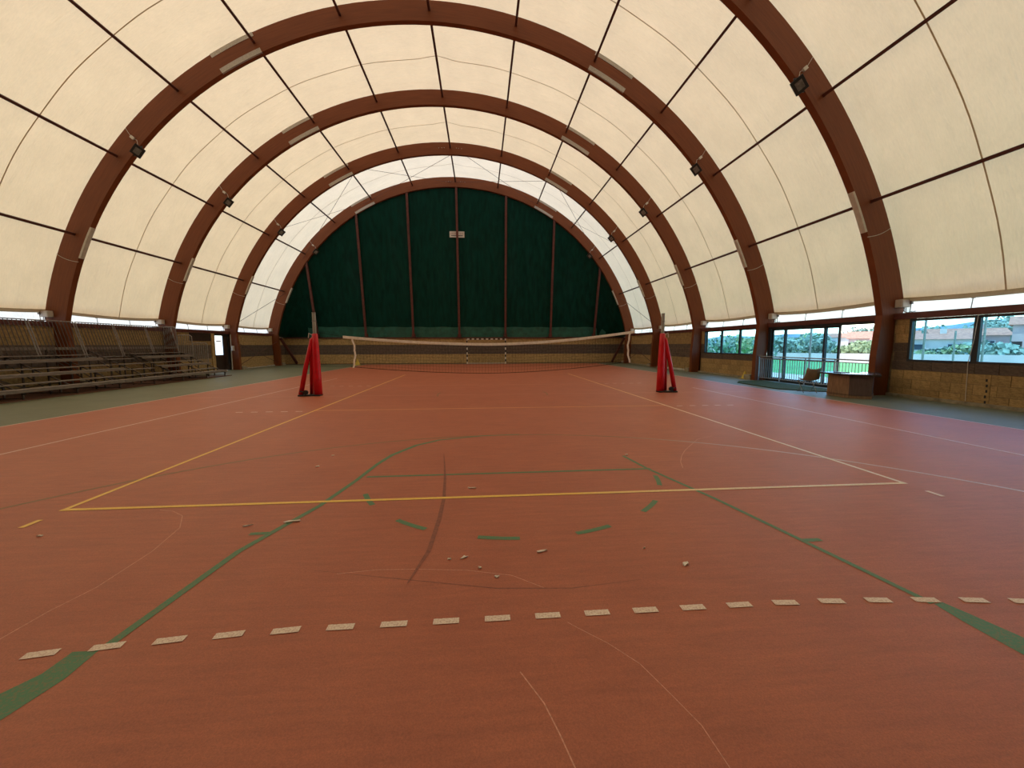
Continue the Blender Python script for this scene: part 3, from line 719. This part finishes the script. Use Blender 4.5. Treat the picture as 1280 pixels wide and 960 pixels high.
for k in range(len(ys)-1):
    y0, y1 = ys[k], ys[k+1]
    if k % 2 == 0:
        for x, z0, z1 in ((-15.2, .1, .85), (-14.8, .1, .6), (-16.0, .1, 1.2)): MB().bar((x, y0, z1), (x, y1, z0), .018).build('diagonal_brace', M_frame, gs)
MB().box(-13.98, -13.86, GY0, 18.6, .0, .03).build('base_rail', M_rust_shade, gs)
MB().box(-16.42, -13.95, GY0, 18.4, .0035, .012).build('shaded_floor_sheet', M_rust_shade, gs)  # dark brown floor sheet; shadow under the benches is in its colour
# back railing panels leaning outwards
XB0, XB1, ZB0, ZB1 = -16.06, -16.41, 1.16, 2.56
posts = [18.12, 16.45, 14.78, 13.11, 11.44, 9.77, 8.1, 6.43, 4.76, 3.09, 1.42, -.25]
bl = Vector((XB1-XB0, 0, ZB1-ZB0)); L_ = bl.length; tilt = math.atan2(XB1-XB0, ZB1-ZB0)
mb_ = MB().box(-.008, .008, -.008, .008, 0, L_).mesh('bar', M_frame)
for k in range(len(posts)-1):
    y1, y0 = posts[k]-.045, posts[k+1]+.045
    p = MB().bar((XB1, y0, ZB1), (XB1, y1, ZB1), .02, 6).bar((XB0, y0, ZB0), (XB0, y1, ZB0), .016, 6).bar((XB0, y0, ZB0), (XB1, y0, ZB1), .02, 6).bar((XB0, y1, ZB0), (XB1, y1, ZB1), .02, 6)
    p = p.build('railing_panel', M_alu, gs)
    for q in range(1, 12):
        o = bpy.data.objects.new('bar', mb_); C.objects.link(o); o.parent = p
        o.location = (XB0, y0+(y1-y0)*q/12, ZB0); o.rotation_euler = (0, tilt, 0)
# stepped end railings
for x0, x1, z0, z1 in ((-16.90, -16.31, 1.55, 2.60), (-16.25, -15.55, 1.12, 2.17), (-15.50, -14.80, .70, 1.77)):
    y = 18.26
    p = MB().tube([(x0, y, z0), (x0, y, z1-.05), (x0+.05, y, z1), (x1-.08, y, z1), (x1, y, z1-.08), (x1, y, z0)], .024, 6).bar((x0, y, z0+.08), (x1, y, z0+.08), .015, 6).build('end_railing', M_alu, gs)
    for q in range(1, 7):
        xx = x0+(x1-x0)*q/7; MB().bar((xx, y, z0+.08), (xx, y, z1), .014).build('bar', M_alu, p)

# ------------------------------------------------------------------ volleyball posts and net
def post(x, y, s, lab, spread, pz):
    t = empty('volleyball_post', (x, y, 0), lab, 'net post', 'red padded volleyball posts')
    MB().tube([(x, y, .02), (x, y, 2.62)], .055, 16).build('pole', M_grey, t, smooth=False)
    MB().tube([(x, y, 2.62), (x, y, 2.65)], .058, 16).tube([(x-.0, y, 2.36), (x, y, 2.40)], .062, 16).build('pole_cap', M_alu, t)
    MB().tube([(x-s*.02, y, .05), (x-s*.01, y, .6), (x, y, 1.6), (x, y, 1.97), (x, y, 1.99)], [.130, .125, .105, .085, .06], 20).build('pad', M_red, t, smooth=True)
    fx, fy = x+s*spread, y-.05
    for (tx, ty, r0, r1) in ((fx, fy, .075, .062), (x+s*spread*.50, y+.16, .055, .05)):
        MB().tube([(tx, ty, .05), (tx+(x+s*.12-tx)*.5, (ty+y)/2, .95), (x+s*.09, y-.03, 1.78), (x+s*.07, y-.03, 1.85)], [r0, (r0+r1)/2, r1, .04], 14).build('leg_pad', M_red, t, smooth=True)
    MB().box(min(x-s*.12, fx+s*.06), max(x-s*.12, fx+s*.06), y-.16, y+.12, 0.004, .05).build('base_plate', M_black, t, bevel=.01)
    MB().tube([(x+s*spread*.60, y-.20, .13), (x+s*spread*.60, y-.14, .13)], .075, 16).build('wheel', M_black, t)
    MB().bar((x+s*spread*.60, y-.17, .13), (x+s*spread*.95, y-.17, .17), .02, 6).build('lever', M_black, t)
    MB().tube([(x+s*.06, y-.11, 1.95), (x+s*.13, y-.12, 2.0), (x+s*.15, y-.12, 1.85)], .012, 6).build('strap', M_white, t)
post(-5.62, 9.05, -1, 'red padded volleyball post left of the net with a slanting padded leg', .50, 1)
post(5.71, 8.92, 1, 'red padded volleyball post right of the net with a slanting padded leg', .47, 1)
nt_ = empty('volleyball_net', (0, 9, 1.0), 'sagging black volleyball net with white top tape strung between the red posts', 'net')
NX0, NX1 = -4.52, 4.64; NY = 9.0
def ntop(x):
    u = (x+.1)/4.7; return 1.645+(.25 if x < 0 else .385)*abs(u)**1.75
def nbot(x):
    u = (x+.1)/4.7; return .69+(.27 if x < 0 else .35)*abs(u)**1.8
n = 60; xs = [NX0+(NX1-NX0)*i/n for i in range(n+1)]
b = MB()
for k in range(1, 10):
    b.tube([(x, NY, nbot(x)+(ntop(x)-nbot(x))*k/10) for x in xs[::3]], .0026, 3, False)
nc = 92
for i in range(nc+1):
    x = NX0+(NX1-NX0)*i/nc; b.tube([(x, NY, nbot(x)), (x, NY, ntop(x))], .0026, 3, False)
b.build('mesh_cords', M_net, nt_, kind='stuff')
MB().tube([(x, NY, nbot(x)) for x in xs], .009, 5).build('bottom_cord', M_net, nt_)
xt = [-4.74]+xs+[4.78]
MB().grid([[(x, NY-.012, ntop(x)-.055), (x, NY-.016, ntop(x)), (x, NY-.012, ntop(x)+.03), (x, NY+.012, ntop(x)+.03), (x, NY+.016, ntop(x)), (x, NY+.012, ntop(x)-.055)] for x in xt], len(xt), 6).build('top_tape', M_tape, nt_)
for xx, s in ((-4.45, 1), (4.62, -1)):
    z0, z1 = nbot(xx)-.03, ntop(xx)-.02; pts = []
    for i in range(13):
        u = i/12; x = xx + s*.09*math.sin(math.pi*(1-u))*.8 + .012*math.sin(u*19); pts.append([(x-.03, NY-.025, z0+(z1-z0)*u), (x+.03, NY-.03, z0+(z1-z0)*u)])
    MB().grid(pts, 13, 2).build('side_tape', M_tape, nt_, smooth=True)
for x0, x1, za, zb in ((-5.50, -4.74, 2.02, ntop(-4.74)), (4.78, 5.62, ntop(4.78), 2.08)):
    MB().bar((x0, NY, za), (x1, NY, zb), .006).build('tension_cord', M_net, nt_)
for x0, x1, za, zb in ((-5.48, NX0, .95, nbot(NX0)), (NX1, 5.58, nbot(NX1), .95)):
    MB().bar((x0, NY, za), (x1, NY, zb), .004).build('tension_cord', M_net, nt_)

# ------------------------------------------------------------------ handball goal
def stripes(name, axis, off=0, period=.40):
    m, nt, out = nodes(name); L = nt.links.new; tc = N(nt, 'ShaderNodeTexCoord'); sx = N(nt, 'ShaderNodeSeparateXYZ'); L(tc.outputs['Object'], sx.inputs[0])
    a = N(nt, 'ShaderNodeMath', operation='MULTIPLY_ADD'); a.inputs[1].default_value = 1/period; a.inputs[2].default_value = 20+off; L(sx.outputs[axis], a.inputs[0])
    fr = N(nt, 'ShaderNodeMath', operation='FRACT'); L(a.outputs[0], fr.inputs[0]); gt = N(nt, 'ShaderNodeMath', operation='GREATER_THAN'); gt.inputs[1].default_value = .5; L(fr.outputs[0], gt.inputs[0])
    r = ramp(nt, gt.outputs[0], [(0, (.03, .02, .015)), (1, (.72, .66, .56))]); b = N(nt, 'ShaderNodeBsdfPrincipled', Roughness=.5); L(r.outputs[0], b.inputs['Base Color']); L(b.outputs[0], out.inputs['Surface']); return m
M_sz = stripes('black_white_post_stripes', 'Z', .5); M_sx = stripes('black_white_bar_stripes', 'X', .3)
GYY = 30.15
go = empty('handball_goal', (.11, GYY, 0), 'small handball goal with black and white striped posts against the end wall', 'goal')
MB().box(-1.58, -1.48, GYY-.05, GYY+.05, .004, 2.07).build('goal_post', M_sz, go)
MB().box(1.70, 1.80, GYY-.05, GYY+.05, .004, 2.07).build('goal_post', M_sz, go)
MB().box(-1.58, 1.80, GYY-.05, GYY+.05, 2.07, 2.17).build('crossbar', M_sx, go)
MB().bar((-1.5, GYY+.8, .03), (1.72, GYY+.8, .03), .03, 6).bar((-1.53, GYY, .03), (-1.53, GYY+.8, .03), .025, 6).bar((1.75, GYY, .03), (1.75, GYY+.8, .03), .025, 6).build('ground_frame', M_white, go)
MB().tube([(-1.53, GYY, 2.1), (-1.53, GYY+.35, 2.05), (-1.53, GYY+.8, .03)], .015, 5).tube([(1.75, GYY, 2.1), (1.75, GYY+.35, 2.05), (1.75, GYY+.8, .03)], .015, 5).build('rear_stay', M_white, go)
b = MB()
for i in range(22):
    x = -1.5+3.22*i/21; b.tube([(x, GYY+.05, 2.1), (x, GYY+.35, 2.0), (x, GYY+.8, .05)], .003, 3, False)
for k in range(10):
    z = .05+2.0*k/9; y = GYY+.8-.45*(z/2.05); b.tube([(-1.5, y, z), (1.72, y, z)], .003, 3, False)
b.build('goal_net', M_net, go, kind='stuff')

# ------------------------------------------------------------------ cones, mat, desk, chair
def cone(x, y, h, lab):
    t = empty('training_cone', (x, y, 0), lab, 'cone')
    MB().tube([(x, y, .015), (x, y, h)], [.42*h, .07*h], 20).build('cone_body', M_cone, t, smooth=False)
    MB().box(x-.5*h, x+.5*h, y-.5*h, y+.5*h, .003, .02).build('cone_base', M_cone, t, bevel=.005)
cone(12.02, 13.7, .36, 'yellow training cone on the floor below the three pane window at right')
cone(-10.40, 29.3, .50, 'pale yellow cone on the floor by the far end wall at left')
t = MB().prism([(10.35, 11.75), (10.9, 12.45), (11.95, 12.50), (11.95, 8.2), (10.85, 8.6), (10.25, 9.4)], .004, .03).build('turf_mat', M_turf)
tag(t, 'dark green artificial turf mat lying before the glass door railing', 'mat')
dk = empty('desk', (11.2, 7.2, 0), 'brown plywood counter desk with dark top in front of the open glass door', 'desk')
P0, P1, P2, P3 = (10.55, 7.62), (10.55, 6.87), (10.95, 6.53), (11.75, 7.25)
MB().prism([P0, P1, P2, (11.72, 7.20), (11.15, 7.95)], 0.004, .10).build('plinth', M_desk, dk)
def panel(a, b_, z0, z1, th, m, nm):
    a, b_ = Vector((*a, 0)), Vector((*b_, 0)); d = (b_-a).normalized(); nn = Vector((-d.y, d.x, 0)); c = (a+b_)/2+Vector((0, 0, (z0+z1)/2))+nn*th/2
    return MB().obox(c, d, nn, (0, 0, 1), (b_-a).length/2-.004, th/2, (z1-z0)/2).build(nm, m, dk, bevel=.003)
panel(P0, P1, .08, .68, .02, M_desk, 'front_panel'); panel(P1, P2, .08, .68, .02, M_desk2, 'corner_panel'); panel(P2, P3, .08, .68, .02, M_desk2, 'side_panel')
MB().prism([(10.44, 7.86), (10.42, 6.86), (11.02, 6.36), (12.0, 7.35), (11.75, 7.65), (11.15, 7.2), (11.2, 8.1)], .68, .73).build('desktop', M_top, dk, bevel=.006)
MB().box(10.62, 10.92, 7.25, 7.50, .732, .75).build('desk_pad', M_dwood, dk)
ch = empty('chair', (10.55, 8.45, 0), 'tan shell chair with thin chrome legs left of the plywood desk', 'chair')
cx0, cy0 = 10.55, 8.38
P = []
for i in range(13):
    u = i/12
    if u < .55: yy, zz = .25-.5*u/.55, .44-.03*math.sin(math.pi*u/.55)
    else: q = (u-.55)/.45; yy, zz = -.25-.14*q**.8, .44+.36*q
    P.append([( .22*v*(1-.15*abs(2*u-1)), yy, zz+.05*v*v) for v in (-1, -.5, 0, .5, 1)])
ca, sa = math.cos(rad(-20)), math.sin(rad(-20))
P = [[(cx0+x*ca-y*sa, cy0+x*sa+y*ca, z) for x, y, z in r] for r in P]
o = MB().grid(P, 13, 5).build('seat_shell', M_chair, ch, smooth=True); sm = o.modifiers.new('solid', 'SOLIDIFY'); sm.thickness = .02
def cp_(x, y, z): return (cx0+x*ca-y*sa, cy0+x*sa+y*ca, z)
for sx_ in (-1, 1):
    MB().tube([cp_(.20*sx_, .24, .40), cp_(.19*sx_, -.24, .004)], .011, 6).build('leg', M_chrome, ch)
    MB().tube([cp_(.17*sx_, -.22, .40), cp_(.19*sx_, .26, .004)], .011, 6).build('leg', M_chrome, ch)
MB().bar(cp_(-.2, .24, .40), cp_(.2, .24, .40), .011, 6).bar(cp_(-.2, -.22, .40), cp_(.2, -.22, .40), .011, 6).bar(cp_(-.19, .26, .02), cp_(.19, .26, .02), .010, 6).build('cross_bar', M_chrome, ch)

# ------------------------------------------------------------------ paper scraps
random.seed(11)
scr = [(a_, b_, c_*.8, d_*.8, e_) for a_, b_, c_, d_, e_ in [(-2.126, -.467, .10, .03, 'long torn white paper scrap lying on the green key line at left'),
       (.071, -1.177, .065, .022, 'torn white scrap just below the middle green dash'),
       (1.098, -1.445, .05, .028, 'round white scrap farthest right near the dashed line'),
       (-.53, -1.221, .045, .018, 'thin white scrap left of the middle dash beside the dark tyre mark'),
       (-.638, -1.235, .022, .014, 'tiny white crumb closest to the dark tyre mark'),
       (-.409, -1.373, .022, .014, 'tiny white crumb below the thin scrap by the tyre mark'),
       (-.292, -1.493, .022, .02, 'small white crumb nearest to the white dashed line'),
       (.888, -1.196, .02, .01, 'tiny pale sliver above the round scrap at right'),
       (-4.136, -.575, .035, .015, 'white crumb by the yellow corner dash at far left'),
       (-2.566, 1.233, .04, .02, 'white crumb inside the court nearest the left yellow sideline'),
       (-2.562, 1.773, .03, .02, 'pale crumb in the court behind the other left one'),
       (-.501, .254, .06, .012, 'thin curved paper strip just behind the yellow end line'),
       (-2.482, -.519, .05, .015, 'pale flake left of the green key line scrap'),
       (1.727, 1.439, .03, .03, 'dark-edged crumb where the right green key line begins')]]
for x, y, lx, ly, lab in scr:
    n = 9; top = []; b = MB()
    ang = random.uniform(-.4, .9) if lx < .1 else 1.0
    for k in range(n):
        a = 2*math.pi*k/n; r = random.uniform(.6, 1.1); px_, py_ = lx*r*math.cos(a)/1, ly*r*math.sin(a)
        top.append((x+px_*math.cos(ang)-py_*math.sin(ang), y+px_*math.sin(ang)+py_*math.cos(ang), .008+random.uniform(0, .012)))
    b.add([(p[0], p[1], .0066) for p in top]+top+[(x, y, .016)], [(i, (i+1) % n, n+(i+1) % n, n+i) for i in range(n)]+[(n+i, n+(i+1) % n, 2*n) for i in range(n)]+[tuple(range(n))[::-1]])
    tag(b.build('paper_scrap', M_paper), lab, 'litter', 'white scraps scattered on the court')

# ------------------------------------------------------------------ outside world
def apos(az, d): return (CX+d*math.sin(rad(az)), CY+d*math.cos(rad(az)))
def house(az, d, w, dep, h, rot, wall, lab, nwin=3, roofh=1.1):
    x, y = apos(az, d); t = empty('house', (x, y, -.1), lab, 'house'); z = -.1
    ca, sa = math.cos(rad(rot)), math.sin(rad(rot))
    def T(b):
        b.v = [(x+p[0]*ca-p[1]*sa, y+p[0]*sa+p[1]*ca, z+p[2]) for p in b.v]; return b
    T(MB().box(-w/2, w/2, -dep/2, dep/2, 0, h)).build('walls', wall, t)
    o = .4; r = MB().add([(-w/2-o, -dep/2-o, h), (w/2+o, -dep/2-o, h), (w/2+o, dep/2+o, h), (-w/2-o, dep/2+o, h), (-w/2-o, 0, h+roofh), (w/2+o, 0, h+roofh)],
        [(0, 1, 5, 4), (2, 3, 4, 5), (0, 4, 3), (1, 2, 5), (0, 3, 2, 1)])
    T(r).build('roof', M_tile, t)
    for k in range(nwin):
        xx = -w/2+w*(k+.5)/nwin
        f = T(MB().box(xx-.6, xx+.6, -dep/2-.06, -dep/2, h*.38, h*.75)).build('window', M_fence, t)
        T(MB().box(xx-.5, xx+.5, -dep/2-.08, -dep/2-.061, h*.42, h*.72)).build('pane', M_wwin, f)
    T(MB().box(w*.2, w*.2+.6, -.3, .3, h+roofh*.5, h+roofh+.6)).build('chimney', wall, t)
    T(MB().box(-w/2-.02, -w/2+.9, -dep/2-.05, -dep/2, 0, 2.0)).build('door', M_dwood, t)
def az2rot(az): return -az
house(50.0, 78, 9, 8, 2.3, az2rot(50), M_pale, 'pale bungalow with low terracotta roof behind left window pane', 3, .8)
house(52.9, 98, 8, 7, 3.0, az2rot(50)+8, M_pink, 'pink house with terracotta roof seen through the left window pane', 2, 1.2)
house(58.4, 88, 8, 7, 4.2, az2rot(57), M_pink, 'pink house at the right edge of the right window pane', 2, 1.2)
house(47.2, 120, 11, 9, 2.9, az2rot(46), M_pink, 'long pink house with terracotta roof seen through the open door', 4, 1.6)
house(43.2, 150, 12, 9, 3.6, az2rot(43), M_pale, 'distant pale house left in the open doorway view', 3, 1.2)
random.seed(21)
def plant(nm, az, d, w, h, m, lab, cat, grp, trunk=.0, n=500, s=.3, base=-.1):
    x, y = apos(az, d); t = empty(nm, (x, y, base), lab, cat, grp)
    b = MB(); z0 = base+h*trunk
    lob = [(random.uniform(-.3, .3)*w, random.uniform(-.3, .3)*w, z0+(h-(z0-base))*random.uniform(.35, .68), random.uniform(.26, .42)) for _ in range(7)]
    for _ in range(n):
        lx, ly, lz, lr = random.choice(lob)
        u = Vector((random.gauss(0, 1), random.gauss(0, 1), random.gauss(0, 1))).normalized(); k = random.uniform(.75, 1.05)
        c = Vector((x+lx+u.x*lr*w*k, y+ly+u.y*lr*w*k, min(base+h, lz+u.z*lr*(h-(z0-base))*k)))
        if c.z < z0: c.z = z0+random.uniform(0, .2)
        a = Vector((random.gauss(0, 1), random.gauss(0, 1), random.gauss(0, 1))).normalized()*s*random.uniform(.6, 1.2); e = a.cross(u).normalized()*a.length*.8
        b.add([c-a, c+e, c+a, c-e], [(0, 1, 2, 3)])
    b.build('foliage', m, t, kind='stuff')
    tb = MB().tube([(x, y, base), (x+.05*w, y, z0+.3*(h)), (x, y, base+h*.75)], [.03*h+.03, .02*h+.02, .01*h], 6)
    for q in range(4): 
        lx, ly, lz, lr = lob[q]; tb.tube([(x, y, z0+.15*h), (x+lx*.8, y+ly*.8, lz)], [.014*h, .006*h], 5)
    tb.build('trunk', M_bark, t)
# shrubs close outside the three-pane window and door
k = 0
words = ['small', 'low', 'broad', 'rounded', 'ragged', 'dense', 'loose', 'bushy', 'spreading', 'wispy', 'leafy', 'squat']
def shrub(az, d, w, h, m, i, view): plant('shrub', az, d, w, h, m, '%s green shrub %s' % (words[i % 12], view), 'shrub', 'shrubs outside the hall', 0, 380, .022*d**.8*.5)
i = 0
for az, d, w, h in ((32.0, 46, 3, 2.6), (34.2, 50, 3.2, 2.7), (36.4, 55, 3.5, 2.6)):
    shrub(az, d, w, h, M_fol if i % 2 else M_fol2, i, 'seen through the three pane window, %s of three' % ['leftmost', 'middle', 'rightmost'][i]); i += 1
for az, d, w, h in ((38.6, 60, 3.6, 2.8), (40.6, 66, 4, 3.0), (42.4, 62, 3.8, 2.7)):
    shrub(az, d, w, h, M_fol2 if i % 2 else M_fol, i, 'behind the glass door, %s of three' % ['leftmost', 'middle', 'rightmost'][i-3]); i += 1
for az, d, w, h in ((43.9, 68, 3, 1.6), (45.3, 66, 3.2, 2.2), (46.8, 69, 3.4, 2.4)):
    shrub(az, d, w, h, M_fol, i, 'beyond the pitch in the open doorway, %s of three' % ['leftmost', 'middle', 'rightmost'][i-6]); i += 1
for az, d, w, h in ((48.9, 62, 3.4, 1.2), (50.2, 63, 2.8, .9), (51.7, 66, 3.2, 1.3), (53.2, 64, 3.2, 1.6)):
    shrub(az, d, w, h, M_fol2 if i % 2 else M_fol, i, 'in front of the pink house in the left pane, %s of four' % ['first', 'second', 'third', 'last'][i-9]); i += 1
for az, d, w, h in ((54.8, 62, 4.2, 2.0), (56.2, 66, 3.2, 1.2), (57.8, 64, 3.2, 1.0)):
    shrub(az, d, w, h, M_fol2, i, 'low in the right window pane, %s of three' % ['leftmost', 'middle', 'rightmost'][i-13]); i += 1
for j, (az, d, w, h) in enumerate(((44.0, 165, 7, 5.5), (45.7, 175, 8, 7.5), (47.4, 165, 7, 7), (48.9, 112, 5, 3.6), (51.0, 138, 5, 6.2), (53.9, 130, 6, 6.0), (55.1, 140, 7, 8.2), (56.7, 112, 5, 6.2), (41.0, 125, 8, 4.5), (37.5, 120, 8, 4.0))):
    plant('tree', az, d, w, h, M_fol2, ['dark tree farthest left on the doorway skyline', 'tall tree over the roof in the open doorway', 'tree at the right edge of the open doorway', 'low tree left of the pale bungalow', 'tree rising behind the pale bungalow roof', 'first tree from the mullion in the right pane', 'second tree from the mullion in the right pane', 'third tree from the mullion in the right pane', 'tree far off behind the sliding glass leaf', 'lone tree far off behind the three pane window'][j], 'tree', 'trees outside the hall', .25, 450, .5)
# hedge wall, posts, hills
wl = MB()
for az in range(30, 62): 
    p, q = apos(az, 57), apos(az+1, 57); d = Vector((q[0]-p[0], q[1]-p[1], 0)); wl.obox(((p[0]+q[0])/2, (p[1]+q[1])/2, .25), d, d.cross(Vector((0, 0, 1))), (0, 0, 1), d.length/2, .1, .35)
tag(wl.build('boundary_wall', M_pale), 'low pale boundary wall beyond the football pitch', 'wall')
for az, d, h, lab in ((50.3, 30, 4.5, 'thin grey pole in the left half of the left window pane'), (52.35, 36, 2.4, 'short grey pole in front of the pink house'), (54.15, 30, 4.6, 'thin grey pole at the left of the right window pane'), (41.2, 26, 6, 'tall thin pole behind the sliding glass leaf')):
    x, y = apos(az, d); tag(MB().tube([(x, y, -.1), (x, y, h)], .05, 6).build('pole', M_alu), lab, 'pole', 'poles outside the hall')
for nme, base, d, hs, ph in (('hill', 0, 620, 22, 0), ('hill', 0, 900, 42, 1.7)):
    Q = []
    for i in range(90):
        az = -20+i*1.2; x, y = apos(az, d); x2, y2 = apos(az, d+250)
        hh = hs*(.55+.25*math.sin(az*.11+ph)+.12*math.sin(az*.31+2*ph)+.06*math.sin(az*.83))
        Q.append([(x, y, -1), (x*.5+x2*.5, y*.5+y2*.5, hh), (x2, y2, -1)])
    o = MB().grid(Q, 90, 3).build(nme, M_hill, smooth=True); o['kind'] = 'structure'
